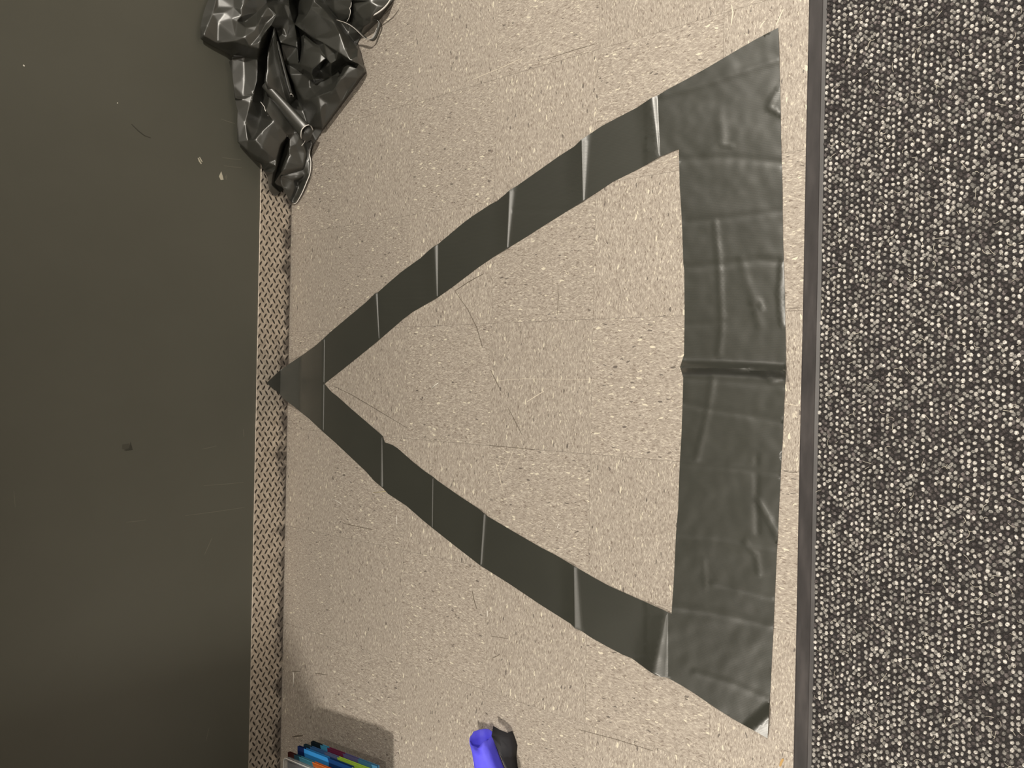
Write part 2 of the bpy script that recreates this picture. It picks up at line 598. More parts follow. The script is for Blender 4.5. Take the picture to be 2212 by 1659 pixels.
# loose fibres standing out of the pile
fv, ff = [], []
for k in range(700):
    cx, cy = random.uniform(EDGE + 0.004, 0.46), random.uniform(-0.9, 0.95)
    a, bend = random.uniform(0, 6.28), random.uniform(-2.5, 2.5)
    L = random.uniform(0.006, 0.017)
    p = Vector((cx, cy, 0.0095))
    pts = [p.copy()]
    for s in range(5):
        p = p + Vector((math.cos(a), math.sin(a), 0)) * (L / 5)
        p.z = 0.0098 + 0.0012 * math.sin(s)
        a += bend / 5
        pts.append(p.copy())
    v_, f_ = tube_mesh(pts, 0.00032, 3, False)
    b = len(fv)
    fv += v_
    ff += [tuple(b + q for q in t_) for t_ in f_]
fb = mesh('loose_fibres', fv, ff, flat('pale_fibre', (0.55, 0.51, 0.43), 0.9), mat_o)
fb['kind'] = 'stuff'

# ------------------------------------------------------------------ triangular fabric cut-out on the floor
OUT = [(1680.6, 60), (1634, 84), (1589, 110), (1530, 145), (1478, 174), (1442, 193), (1420.7, 206), (1406, 212), (1376.6, 232),
       (1340, 251), (1300, 272), (1275, 289), (1256, 301), (1241, 316), (1206.5, 338), (1158.5, 372), (1116, 402), (1100, 411),
       (1092, 419), (1074, 434), (1060, 441), (1022, 466), (1004, 479), (993, 488), (946.6, 527), (936, 533), (925, 542),
       (909, 557), (866, 588), (841.5, 609), (816.7, 631), (810, 634), (801, 643), (787, 656), (769, 671), (742, 693.5),
       (715, 716), (702, 728), (697, 733), (681, 747), (658, 763.6), (622, 788), (605, 800), (576.5, 827), (588.5, 839),
       (599, 845.7), (605, 852.5), (614, 863), (630.7, 875), (667, 904), (699, 934), (722.6, 954.6), (765.5, 995), (790, 1018),
       (808.5, 1039), (826.6, 1054), (838, 1066.5), (878, 1092.7), (914.7, 1125), (934.5, 1141), (985, 1181), (1038, 1222),
       (1097, 1259), (1167, 1306), (1232, 1347), (1241.6, 1357), (1256, 1363), (1278, 1378), (1312, 1397), (1344.7, 1414),
       (1364.6, 1422), (1377, 1431), (1391.7, 1442), (1408, 1454), (1417, 1458.5), (1428, 1462), (1442, 1464), (1469.5, 1479),
       (1500, 1498), (1545, 1529), (1583, 1553), (1626.6, 1577), (1658, 1595), (1660.5, 1547), (1663, 1503), (1666, 1449),
       (1670, 1367), (1676, 1231.5), (1682, 1111), (1688, 990), (1691, 943), (1693.5, 880), (1697, 813), (1697.5, 769), (1695, 625),
       (1691, 509), (1690, 400), (1687, 300), (1685, 192), (1683, 105)]
INN = [(700.5, 829), (740.7, 797.5), (770, 774), (799.5, 750), (819.5, 733.5), (871, 689), (891, 674), (945.5, 642.5), (981.7, 616.7),
       (1033.6, 577), (1072, 551), (1095, 537), (1128.7, 516.6), (1175, 487), (1220, 459), (1259, 435), (1289, 416), (1323, 393),
       (1339, 385), (1383, 363), (1426, 338), (1466.5, 321.7), (1468, 398), (1473, 480), (1475.8, 567), (1478, 584), (1478.7, 682.5),
       (1477.5, 766), (1469, 792.5), (1475.8, 815.6), (1474, 885), (1472, 939), (1468, 1005.5), (1465, 1096), (1460, 1156),
       (1455.8, 1246.6), (1450.5, 1326), (1428, 1315.6), (1381, 1295), (1341, 1277), (1315.7, 1266), (1281, 1247), (1247, 1227),
       (1240, 1223), (1200, 1199), (1167, 1182), (1110, 1149), (1053.6, 1115.7), (1045, 1108.5), (1034, 1099), (990, 1070), (945, 1038.6),
       (936.7, 1031), (918.6, 1019), (894.5, 1000), (858, 968), (847, 961), (831, 955.7), (826.6, 942), (799.5, 918.4), (761, 885.6),
       (727, 855), (716, 847)]


def seg_pos(p, a, b):
    """signed sideways distance (right of a->b when b is below a: +x side) and position along"""
    dx, dy = b[0] - a[0], b[1] - a[1]
    l = math.hypot(dx, dy)
    t = ((p[0] - a[0]) * dx + (p[1] - a[1]) * dy) / (l * l)
    s = ((p[0] - a[0]) * dy - (p[1] - a[1]) * dx) / l
    return s, t


# (top, bottom, side of the bright face, its width at top, at bottom in picture units, run-up)
CREASES = [((702, 728), (699.5, 934), 'L', 3.0, 3.0, 22), ((815.8, 631), (819.7, 734), 'L', 6, 2, 34),
           ((946.5, 527), (945.5, 642.5), 'L', 10, 2.5, 40), ((1100, 411), (1095, 537), 'R', 14, 4, 34),
           ((1256, 301), (1259.5, 435), 'R', 18, 4, 42), ((1420.7, 206), (1426, 338), 'L', 15, 3, 46),
           ((825.5, 942), (828, 1054), 'L', 1.5, 7, 26), ((936, 1031), (934.7, 1141), 'L', 2.2, 2.2, 16),
           ((1045, 1108.5), (1037.5, 1222), 'R', 6, 4.5, 24), ((1239.5, 1223), (1241.6, 1357), 'R', 8, 15, 34),
           ((1443, 1325), (1443, 1464), 'L', 4, 35, 60), ((606, 799), (605, 853), 'L', 4, 4, 8)]
SLOPE = 0.36
# soft fold lines across the wide strip: (polyline, half width px, height m)
FOLDS = [([(1475, 579), (1560, 571), (1640, 561), (1694, 565)], 9, -0.0032),
         ([(1468, 793), (1560, 795), (1640, 799), (1698, 803)], 11, 0.020),
         ([(1477, 815), (1560, 822), (1640, 828), (1696, 832)], 10, -0.0025),
         ([(1475, 870), (1540, 885), (1620, 896), (1692, 912)], 8, -0.0025),
         ([(1469, 1000), (1540, 1006), (1630, 1014), (1688, 1022)], 9, -0.0028),
         ([(1462, 1165), (1560, 1172), (1620, 1185), (1676, 1196)], 9, -0.0020),
         ([(1452, 1310), (1540, 1322), (1610, 1338), (1668, 1352)], 8, 0.0024),
         ([(1540, 1259), (1600, 1272), (1670, 1292)], 6, 0.0018),
         ([(1500, 1452), (1580, 1476), (1661, 1511)], 7, 0.0020),
         ([(1430, 205), (1520, 182), (1600, 155), (1684, 128)], 10, 0.0024),
         ([(1478, 700), (1520, 700), (1562, 694)], 7, -0.0016),
         ([(1545, 480), (1553, 560), (1557, 640), (1560, 700), (1553, 765)], 7, 0.0022),
         ([(1540, 820), (1527, 900), (1505, 990)], 8, 0.0020),
         ([(1600, 560), (1625, 640), (1640, 700)], 12, 0.0016),
         ([(1634, 985), (1634, 1080), (1636, 1150)], 7, -0.0022),
         ([(1636, 1080), (1660, 1120), (1682, 1165)], 8, 0.0030),
         ([(1610, 1172), (1634, 1200), (1640, 1240)], 6, 0.0022),
         ([(1520, 1210), (1524, 1270)], 5, 0.0014),
         ([(1690, 560), (1684, 640), (1690, 700)], 6, 0.0035),
         ([(1684, 190), (1668, 215), (1660, 232), (1685, 246)], 6, 0.0028),
         ([(1555, 240), (1560, 300), (1530, 330)], 14, 0.0016),
         ([(1560, 312), (1582, 316)], 5, 0.0018),
         ([(1470, 345), (1580, 340), (1688, 352)], 10, -0.0018),
         ([(1480, 480), (1580, 470), (1692, 455)], 8, -0.0016),
         ([(1624, 655), (1640, 648), (1648, 668), (1632, 676)], 5, 0.0026),
         ([(1640, 800), (1668, 820), (1694, 806)], 8, 0.0040),
         ([(1108, 455), (1180, 454), (1220, 452)], 4, -0.0010),
         ([(710, 885), (760, 876)], 5, -0.0008), ([(620, 812), (690, 816)], 5, 0.0006),
         ([(1370, 1423), (1405, 1425)], 4, -0.001)]


def poly_dist(p, pl):
    best, tt = 1e9, 0
    for a, b in zip(pl, pl[1:]):
        dx, dy = b[0] - a[0], b[1] - a[1]
        l2 = dx * dx + dy * dy
        t = max(0.0, min(1.0, ((p[0] - a[0]) * dx + (p[1] - a[1]) * dy) / l2))
        d = math.hypot(p[0] - a[0] - t * dx, p[1] - a[1] - t * dy)
        if d < best: best = d
    return best


def px_m(px, py):
    """metres per picture unit along X on the floor there"""
    return (on_z(px + 4, py).x - on_z(px - 4, py).x) / 8


def sheet_z(p):
    z = 0.0
    for a, b, side, w0, w1, run in CREASES:
        s, t = seg_pos(p, a, b)
        if t < -0.12 or t > 1.12 or abs(s) > run + 45: continue
        w = w0 + (w1 - w0) * max(0, min(1, t))
        m = px_m(*a)
        h = SLOPE * w * m
        r0 = w if side == 'R' else 0.0          # foot of the bright face
        r1 = 0.0 if side == 'R' else -w         # its top
        if r1 <= s <= r0:
            q = (s - r1) / w
            z = max(z, h * ((1 - q) ** 1.35 if side == 'R' else 1 - q ** 1.35))
        elif r1 - run < s < r1:
            q = (s - (r1 - run)) / run
            z = max(z, h * q * q * (1.7 - 0.7 * q))
        elif r0 < s < r0 + 14:
            z = max(z, 0.0)
    if p[0] > 1395:
        for pl, hw, h in FOLDS:
            d = poly_dist(p, pl)
            if d < hw * 2.2:
                q = d / hw
                z += (h if abs(h) > 0.015 else 0.7 * h) * math.exp(-q * q * 1.6)
        z += 0.0016 + 0.0011 * noise.noise(Vector((p[0] / 70, p[1] / 60, 0))) + 0.0006 * noise.noise(Vector((p[0] / 22, p[1] / 26, 3)))
    else:
        for pl, hw, h in FOLDS[-4:]:
            d = poly_dist(p, pl)
            if d < hw * 2.2: z += h * math.exp(-(d / hw) ** 2 * 1.6)
        z += 0.0003 + 0.0003 * noise.noise(Vector((p[0] / 60, p[1] / 60, 0)))
    # the lower right corner is creased and tips down towards the lamp side
    if p[1] > 1520 and p[0] > 1580:
        s, t = seg_pos(p, (1626.6, 1577), (1660.5, 1547))
        if s > 0: z += 0.010 * max(0.0, 1 - s / 24.0)
        elif s > -60: z += 0.010 * (1 + s / 60.0) ** 2
    return max(z, 0.0)


def inside(p, poly):
    c = False
    n_ = len(poly)
    for i in range(n_):
        a, b = poly[i], poly[i - 1]
        if (a[1] > p[1]) != (b[1] > p[1]):
            if p[0] < (b[0] - a[0]) * (p[1] - a[1]) / (b[1] - a[1]) + a[0]: c = not c
    return c


def densify(poly, step):
    out = []
    for a, b in zip(poly, poly[1:] + poly[:1]):
        n_ = max(1, int(math.hypot(b[0] - a[0], b[1] - a[1]) / step))
        for k in range(n_):
            t = k / n_
            out.append((a[0] + (b[0] - a[0]) * t, a[1] + (b[1] - a[1]) * t))
    return out


oo, ii = densify(OUT, 8), densify(INN, 8)
pts = oo + ii
edges = [(k, (k + 1) % len(oo)) for k in range(len(oo))]
edges += [(len(oo) + k, len(oo) + (k + 1) % len(ii)) for k in range(len(ii))]


def ok(p): return inside(p, OUT) and not inside(p, INN)


for a, b, side, w0, w1, run in CREASES:
    for k in range(1, 30):
        t = k / 30
        w = w0 + (w1 - w0) * t
        sg = 1 if side == 'R' else -1
        offs = [0.0, 0.25 * w * sg, 0.5 * w * sg, 0.75 * w * sg, w * sg, (0.5 if side == 'L' else -0.5), (5 if side == 'L' else w + 5)]
        offs += [(-w if side == 'L' else 0) - run * q for q in (0.2, 0.5, 0.8)]
        for o_ in offs:
            p = (a[0] + (b[0] - a[0]) * t + o_, a[1] + (b[1] - a[1]) * t)
            if ok(p): pts.append(p)
for k in range(0, 24):
    t = k / 24
    p = (1660.5 + (1626.6 - 1660.5) * t, 1547 + (1577 - 1547) * t)
    if ok(p): pts.append(p)
g = 6.5
yq = 60.0
while yq < 1600:
    xq = 580.0 + (g / 2 if int(yq / g) % 2 else 0)
    while xq < 1700:
        p = (xq + random.uniform(-0.5, 0.5), yq + random.uniform(-0.5, 0.5))
        near_crease = False
        for a, b, side, w0, w1, run in CREASES:
            s_, t_ = seg_pos(p, a, b)
            if -0.05 < t_ < 1.05 and (-5 if side == 'R' else -w0 - (w1 - w0) * t_ - 4) < s_ < (w0 + (w1 - w0) * t_ + 6 if side == 'R' else 5):
                near_crease = True
        s_, t_ = seg_pos(p, (1626.6, 1577), (1660.5, 1547))
        if abs(s_) < 4 and p[0] > 1600: near_crease = True
        if ok(p) and not near_crease: pts.append(p)
        xq += g
    yq += g * 0.87
res = delaunay_2d_cdt([Vector(p) for p in pts], edges, [], 0, 0.05)
bv = []
SH = 0.0009
BR_X, BR_Z = on_z(650, 827, SH).x, on_x(606, 827, PL_T + 0.0022).z
for v in res[0]:
    z = SH + sheet_z((v.x, v.y))
    w = on_z(v.x, v.y, z)
    # the tip leaves the floor, bridges the corner and lies against the tread plate
    if w.x < BR_X:
        d = ray(v.x, v.y)
        nx, nz = BR_Z, BR_X - (PL_T + 0.0022)
        tt = (nx * (BR_X - CAM.x) + nz * (SH - CAM.z)) / (nx * d.x + nz * d.z)
        w = CAM + d * tt
        if w.z > BR_Z + SH or w.x < PL_T + 0.0022:
            w = on_x(v.x, v.y, PL_T + 0.0022)
    bv.append(w)
bfs = []
for f in res[2]:
    c = ((res[0][f[0]].x + res[0][f[1]].x + res[0][f[2]].x) / 3, (res[0][f[0]].y + res[0][f[1]].y + res[0][f[2]].y) / 3)
    if ok(c): bfs.append(tuple(f))
ban = mesh('fabric_cutout', bv, bfs, M_BANNER, None, True)
bmn = bmesh.new()
bmn.from_mesh(ban.data)
bmesh.ops.recalc_face_normals(bmn, faces=bmn.faces)
if sum(f.normal.z for f in bmn.faces) < 0:
    bmesh.ops.reverse_faces(bmn, faces=bmn.faces)
bmn.to_mesh(ban.data)
bmn.free()
so = ban.modifiers.new('thickness', 'SOLIDIFY')
so.thickness = 0.0006
so.offset = -1
es = ban.modifiers.new('sharp_rim', 'EDGE_SPLIT')
es.split_angle = math.radians(60)
tag(ban, 'large dark olive triangular fabric frame with fold creases, lying flat on the tiles', 'fabric')

# ------------------------------------------------------------------ crumpled black fabric heaped against the wall
def shell_hit(px, py):
    p = on_z(px, py, 0.001)
    return p if p.x > 0.006 else on_x(px, py, 0.006)


def lifted(px, py, lift):
    p = shell_hit(px, py)
    return p + (CAM - p).normalized() * max(lift, 0.001)


PO = [(470, -70), (450, -2), (443, 15), (436, 40), (432.5, 60), (432.5, 85), (466, 103), (500, 121), (501, 129), (494, 132), (501, 158),
      (504, 185), (507, 215), (513, 240), (512, 270), (512.5, 307), (533, 327), (545, 343), (558, 350), (562, 352), (569, 368),
      (577, 380), (579, 397), (582, 412), (588, 420), (595, 424), (606, 416), (616, 408), (640, 396), (660, 372), (668, 345), (669, 325),
      (678, 312), (682, 305), (698, 280), (735, 230), (790, 157), (790, 151), (786, 140), (779, 110), (774, 98), (772, 92),
      (778, 82), (800, 62), (818, 45), (835, 22), (851, 0), (890, -70)]


def span(py):
    xs_ = []
    for a, b in zip(PO, PO[1:] + PO[:1]):
        if (a[1] > py) != (b[1] > py):
            xs_.append(a[0] + (b[0] - a[0]) * (py - a[1]) / (b[1] - a[1]))
    return (min(xs_), max(xs_)) if len(xs_) > 1 else None


def base_lift(px, py):
    sp = span(py)
    if sp is None: return 0.012
    s = max(0.0, min(1.0, (px - sp[0]) / max(1.0, sp[1] - sp[0])))
    w = 1.0 if py < 180 else max(0.45, 1.0 - 0.55 * (py - 180) / 240.0)
    k = min(1.0, s / 0.30)
    return 0.012 + 0.125 * w * (4 * s * (1 - s)) ** 0.75 * k * k * (3 - 2 * k)


FOLDL = [
    [(459, 30, .3), (448, 56, .3), (440, 76, .3), (470, 93, .2), (500, 109, .1)],
    [(459, 30, .3), (470, -10, .25), (500, -50, .3)],
    [(487, 27, .35), (500, 40, .25), (512, 46, .1), (523, 47, -.2)], [(487, 27, .35), (505, 16, .3), (521, 20, .4)],
    [(530, -40, .6), (526, 8, .5), (521, 20, .4), (522, 34, .2), (523, 47, -.2)],
    [(530, 47, -.25), (555, 27, -.2), (575, 8, -.1), (585, -40, 0)],
    [(597, 32, .7), (585, 55, .62), (574, 68, .6), (565, 82, .55), (562, 90, .55)],
    [(578, 14, .55), (565, 35, .5), (556, 55, .4), (550, 66, .35)], [(578, 14, .55), (597, 32, .7)],
    [(593, 33, .6), (575, 50, .3), (561, 76, .3)],
    [(562, 90, .55), (540, 100, .35), (520, 110, .3), (505, 119, .12)], [(531, 60, .2), (529, 80, .3), (531, 100, .32)],
    [(508, 80, .2), (504, 90, .35), (506, 104, .25)],
    [(503, 121.5, .08), (527, 121.5, .22), (557, 125, .4)], [(503, 124.5, .2), (527, 125, .12), (556, 128.5, .3)],
    [(562, 90, .55), (560, 105, .5), (557, 125, .4)],
    [(556, 128.5, .25), (556.5, 150, .2), (555, 175, .2), (548, 200, .2), (544, 220, .2), (530, 265, .25), (516, 304, .08)],
    [(508, 208, .2), (525, 207, .18), (543, 207, .2)], [(509, 212, .25), (525, 215, .3), (540, 222, .3)],
    [(589, 64, -.5), (580, 100, -.9), (575, 140, -1.1), (570, 180, -1.1), (568, 220, -1), (564, 255, -.8), (556, 282, -.5), (545, 301, -.2)],
    [(592, 58, .5), (586, 90, .45), (578, 118, .42), (577, 150, .42), (573, 178, .4)],
    [(593, 68, .55), (596, 92, .85), (603, 130, .9), (612, 170, .85), (627, 211, .75)],
    [(590, 90, .4), (595, 130, .3), (604, 165, .3), (614, 200, .2)],
    [(596, 66, -.2), (604, 95, -.3), (614, 135, -.45), (627, 172, -.45), (641, 212, -.5), (656, 242, -.4), (666, 275, -.3)],
    [(606, 92, .25), (620, 95, .3), (641, 101, .3)], [(607, 96, .05), (621, 99, .15), (641, 105, .2)], [(612, 60, .3), (620, 80, .35), (624, 40, .4)],
    [(634, 48, .35), (642, 85, .32), (642, 105, .3), (645, 138, .2)],
    [(641, 60, -.6), (649, 80, -.8), (650, 105, -.8), (647, 128, -.5)],
    [(656, 78, .35), (658, 95, .35), (655, 110, .38), (648, 138, .4), (650, 155, .2)],
    [(622, -40, .6), (624, 10, .5), (632, 40, .4), (634, 48, .35)], [(636, -50, -.6), (641, 0, -.8), (643, 30, -.8), (637, 46, -.2)],
    [(648, -50, .3), (651, 20, .35), (660, 33, .6)],
    [(590, 1, -.5), (604, 4, -.7), (612, 6, -.5)], [(590, 12, .35), (600, 9.5, .4), (613, 8, .4)],
    [(637, 53, .35), (648, 48, .45), (661, 35, .7), (672, 15, .8), (679, -10, .9), (682, -60, .9)],
    [(661, 35, .7), (690, 33, .75), (719, 45, .98)], [(719, 45, .98), (716, 65, .9), (708, 84, .82), (700, 94, .8)],
    [(637, 53, .35), (655, 67, .5), (677, 82, .7), (700, 94, .8), (730, 112, .85), (757, 130, .78), (775, 138, .55), (787, 148, .2)],
    [(719, 45, .98), (735, 75, .95), (746, 105, .9), (757, 130, .78)], [(719, 45, .98), (738, 65, .55), (756, 88, .4), (773, 104, .35)],
    [(773, 104, .35), (772, 122, .72), (774, 137, .55)], [(773, 104, .35), (762, 118, .55), (757, 130, .78)],
    [(679, 3, .85), (697, 18, .6), (719, 45, .98)], [(690, -20, 0), (704, 10, -.25), (718, 28, -.3), (735, 48, -.3), (752, 72, -.4), (764, 90, -.3)],
    [(722, 0, .2), (722, 25, .1)], [(757, -50, .3), (759, 0, .25), (756, 18, .15), (755, 35, 0), (748, 48, -.35)], [(761, 2, -.1), (760, 32, -.5), (756, 50, -.6)],
    [(770, 22, .15), (783, 10, .25), (800, 3, .3), (815, 12, .3), (829, 14, .25)], [(768, 47, -.1), (785, 42, .15), (802, 35, .3), (829, 14, .25)],
    [(766, 30, .0), (768, 47, -.1), (763, 62, -.4)], [(770, 70, -.2), (785, 58, .1), (802, 48, .2)],
    [(640, 57, -.35), (658, 71, -.3), (679, 87, -.2)],
    [(679, 87, .15), (690, 103, .22), (704, 124, .27), (714, 138, .3), (726, 130, .3), (739, 122, .3)], [(704, 124, .27), (722, 112, .3)],
    [(658, 82, .3), (678, 100, .2), (692, 115, .3), (704, 124, .27)], [(704, 126, .1), (690, 137, .3), (676, 148, .27), (673, 160, .1), (678, 172, -.2)],
    [(655, 148, .3), (664, 143, .35), (690, 137, .3)],
    [(706, 130, -.7), (692, 150, -1), (700, 170, -1), (715, 165, -1.1), (730, 150, -1), (748, 136, -.7), (765, 141, -.35)],
    [(680, 180, -.7), (700, 190, -.75), (720, 180, -.8), (735, 160, -.8)],
    [(785, 148, .2), (770, 147, .2), (754, 142, .3), (739, 166, .25), (732, 162, .25), (724, 188, .22), (717, 196, .18), (687, 207, .12), (668, 215, .0)],
    [(787, 152, .1), (775, 168, .12), (737, 222, .1), (700, 273, .08)], [(687, 207, .14), (691, 235, .2), (697, 275, .08)],
    [(668, 172, -.25), (655, 160, -.1), (640, 150, .0)], [(625, 160, .05), (640, 190, -.05), (655, 215, .02)], [(670, 190, -.3), (680, 203, -.1)],
    [(575, 240, .25), (590, 262, .3), (606, 276, .4), (618, 290, .42)], [(564, 285, .1), (580, 288, .15), (600, 284, .3)],
    [(516, 306, .1), (535, 303, .28), (550, 302, .32), (566, 318, .25), (582, 332, .2), (597, 344, .1)],
    [(518, 311, .12), (536, 326, .3), (560, 342, .45), (580, 352, .42), (596, 358, .3)],
    [(563, 356, .15), (580, 366, .1), (594, 366, .15)], [(572, 372, .2), (590, 372, .28), (586, 400, .15)],
    [(597, 344, .1), (606, 312, .25), (618, 298, .35), (620, 291, .4)],
    [(621, 300, -.5), (612, 322, -.8), (606, 345, -.8), (598, 372, -.7), (592, 395, -.5)],
    [(625, 300, .25), (625, 318, .3), (625, 335, .25), (618, 350, .1), (610, 368, -.1)], [(633, 290, .4), (641, 312, .35), (643, 326, .2)],
    [(650, 290, .1), (660, 330, .1), (655, 360, .1)], [(640, 260, .1), (655, 275, .0)], [(600, 200, .15), (625, 230, .1), (650, 268, .0)],
]
vid, pts, rel = {}, [], []


def pid(p, r=None):
    k = (round(p[0], 1), round(p[1], 1))
    if k not in vid:
        vid[k] = len(pts)
        pts.append(k)
        rel.append(r)
    elif r is not None and rel[vid[k]] is None:
        rel[vid[k]] = r
    return vid[k]


pe = []
for a, b in zip(PO, PO[1:] + PO[:1]):
    pe.append((pid(a, -9), pid(b, -9)))
for pl in FOLDL:
    for a, b in zip(pl, pl[1:]):
        if inside(a, PO) and inside(b, PO):
            pe.append((pid(a, a[2]), pid(b, b[2])))
n_fold = len(pts)
# filler points keep the triangles well shaped; they take a blend of the folds around them
for k in range(80):
    p = (random.uniform(435, 860), random.uniform(-65, 425))
    if inside(p, PO) and min(math.hypot(p[0] - q[0], p[1] - q[1]) for q in pts) > 16:
        pid(p, None)
res = delaunay_2d_cdt([Vector(p) for p in pts], pe, [], 0, 0.05)
AMP = 0.072
known = [(p, r) for p, r in zip(pts[:n_fold], rel[:n_fold]) if r is not None]


def rel_at(v):
    best = min(known, key=lambda kr: (kr[0][0] - v.x) ** 2 + (kr[0][1] - v.y) ** 2)
    if (best[0][0] - v.x) ** 2 + (best[0][1] - v.y) ** 2 < 1.0: return best[1]
    sw = sr = 0.0
    for (p, r) in known:
        d2 = (p[0] - v.x) ** 2 + (p[1] - v.y) ** 2
        w = 1.0 / (d2 + 4) ** 1.6
        sw += w
        sr += w * (0 if r < -5 else r)
    return sr / sw


bm = bmesh.new()
cl = bm.edges.layers.float.new('crease_edge')
pv = []
for v in res[0]:
    r = rel_at(v)
    if r < -5:
        lift = 0.013 if (v.x < 520 and 128 < v.y < 300) else (0.006 if v.y < 420 else 0.004)
    else:
        lift = base_lift(v.x, v.y) + AMP * r
    pv.append(bm.verts.new(lifted(v.x, v.y, lift)))
for f in res[2]:
    c = (sum(res[0][q].x for q in f) / 3, sum(res[0][q].y for q in f) / 3)
    if inside(c, PO):
        try: bm.faces.new([pv[q] for q in f])
        except ValueError: pass
for (ea, eb), src in zip(res[1], res[4]):
    if len(src):
        e_ = bm.edges.get((pv[ea], pv[eb]))
        if e_: e_[cl] = 0.75
for v in list(bm.verts):
    if not v.link_faces: bm.verts.remove(v)
bmesh.ops.recalc_face_normals(bm, faces=bm.faces)
tot = sum(((CAM - f.calc_center_median()).dot(f.normal) > 0) - 0.5 for f in bm.faces)
if tot < 0: bmesh.ops.reverse_faces(bm, faces=bm.faces)
heap = bpy.data.objects.new('crumpled_fabric', None)
C.objects.link(heap)
heap.location = (0.2, 0.62, 0.0)
tag(heap, 'crumpled heap of glossy black fabric with white cut edges, slumped against the dark wall', 'fabric')


def adopt(o):
    o.parent = heap
    o.matrix_parent_inverse = Matrix.Translation(-heap.location)
    return o


sheet = adopt(from_bm('folded_sheet', bm, M_CRUMPLE, None, True))
me = sheet.data
ss = sheet.modifiers.new('fine', 'SUBSURF')
ss.subdivision_type = 'SIMPLE'
ss.levels = ss.render_levels = 3
sm = sheet.modifiers.new('soft', 'SMOOTH')
sm.factor = 0.5
sm.iterations = 4
sd = sheet.modifiers.new('thickness', 'SOLIDIFY')
sd.thickness = 0.0008
sd.offset = -1
es = sheet.modifiers.new('sharp_rim', 'EDGE_SPLIT')
es.split_angle = math.radians(62)


def sheet_from(name, outline, folds, lift0, mat=M_CRUMPLE, sub=2):
    """a loose flap: outline [(px,py,lift)], folds = polylines of the same"""
    p2, lf_ = [], []
    ids = {}

    def q(p):
        k = (round(p[0], 1), round(p[1], 1))
        if k not in ids:
            ids[k] = len(p2)
            p2.append(Vector(k))
            lf_.append(p[2])
        return ids[k]
    ed = [(q(a), q(b)) for a, b in zip(outline, outline[1:] + outline[:1])]
    for pl in folds:
        ed += [(q(a), q(b)) for a, b in zip(pl, pl[1:])]
    r_ = delaunay_2d_cdt(p2, ed, [], 0, 0.01)
    o2 = [(a[0], a[1]) for a in outline]
    v3 = []
    for v in r_[0]:
        k = min(range(len(p2)), key=lambda i_: (p2[i_] - v).length)
        v3.append(lifted(v.x, v.y, lift0 + lf_[k]))
    f3 = [tuple(f) for f in r_[2] if inside((sum(r_[0][i_].x for i_ in f) / 3, sum(r_[0][i_].y for i_ in f) / 3), o2)]
    o = adopt(mesh(name, v3, f3, mat, None, True))
    b_ = bmesh.new()
    b_.from_mesh(o.data)
    bmesh.ops.recalc_face_normals(b_, faces=b_.faces)
    if sum(((CAM - f.calc_center_median()).dot(f.normal) > 0) - 0.5 for f in b_.faces) < 0:
        bmesh.ops.reverse_faces(b_, faces=b_.faces)
    b_.to_mesh(o.data)
    b_.free()
    for p in o.data.polygons: p.use_smooth = True
    if sub:
        m_ = o.modifiers.new('soft', 'SUBSURF')
        m_.subdivision_type = 'CATMULL_CLARK'
        m_.levels = m_.render_levels = sub
    m2 = o.modifiers.new('thickness', 'SOLIDIFY')
    m2.thickness = 0.0009
    m2.offset = -1
    return o


# the tongue that lies out over the tread plate and the tiles
TONGUE = [(655, 296, .035), (670, 300, .03), (678, 311, .02), (669, 325, .016), (671, 350, .014), (669, 375, .012), (664, 390, .010), (652, 418, .008),
          (641, 437, .004), (634, 440, .003), (625, 433, .012), (612, 409, .03), (604, 391, .04), (608, 377, .05), (617, 363, .055), (634, 345, .055),
          (637, 331, .055), (645, 323, .055), (655, 308, .05)]
sheet_from('fabric_tongue', TONGUE, [
    [(608, 378, .058), (622, 384, .058), (636, 389, .056), (648, 385, .04), (657, 377, .018)],
    [(610, 381, .05), (622, 388, .05), (636, 392, .05)],
    [(636, 392, .05), (638, 404, .045), (632, 420, .032), (626, 430, .016)],
    [(640, 393, .012), (644, 404, .008), (638, 420, .004), (631, 434, .002)],
    [(657, 379, .012), (650, 390, .008), (645, 402, .006)], [(650, 330, .04), (650, 355, .045), (640, 372, .06)]], 0.004)


def edge_line(pts_, r=0.0011, name='cut_edge', mat=M_CUT):
    # resample with a smooth curve so that it reads as one cut edge
    P = [lifted(a, b, c) for a, b, c in pts_]
    out = []
    for i_ in range(len(P) - 1):
        p0, p1, p2_, p3 = P[max(i_ - 1, 0)], P[i_], P[i_ + 1], P[min(i_ + 2, len(P) - 1)]
        for k in range(5):
            t = k / 5
            out.append(0.5 * ((2 * p1) + (p2_ - p0) * t + (2 * p0 - 5 * p1 + 4 * p2_ - p3) * t * t + (3 * p1 - p0 - 3 * p2_ + p3) * t ** 3))
    out.append(P[-1])
    rr = [r * (0.55 + 0.45 * math.sin(math.pi * (k + 0.7) / (len(out) + 0.4))) for k in range(len(out))]
    v_, f_ = tube_mesh(out, rr, 5)
    o = adopt(mesh(name, v_, f_, mat, None, True))
    return o


edge_line([(670, 322, .024), (669, 334, .022), (671.5, 350, .020), (669.5, 375, .017), (663.5, 391, .015), (652, 418, .012), (641, 437, .008), (634, 440, .007)], 0.0016)
edge_line([(659.5, 299, .075), (658, 306, .075), (648, 320, .075), (644.5, 325.5, .075), (637, 332, .075), (635, 341, .075), (627, 354, .075), (617.5, 364, .070)], 0.0013)


def on_sheet(px, py, extra=0.004):
    d = (shell_hit(px, py) - CAM).normalized()
    dg = bpy.context.evaluated_depsgraph_get()
    ok_, loc, nr, _ = sheet.ray_cast(sheet.matrix_world.inverted() @ CAM, d) if False else (False, None, None, None)
    return base_lift(px, py) + extra


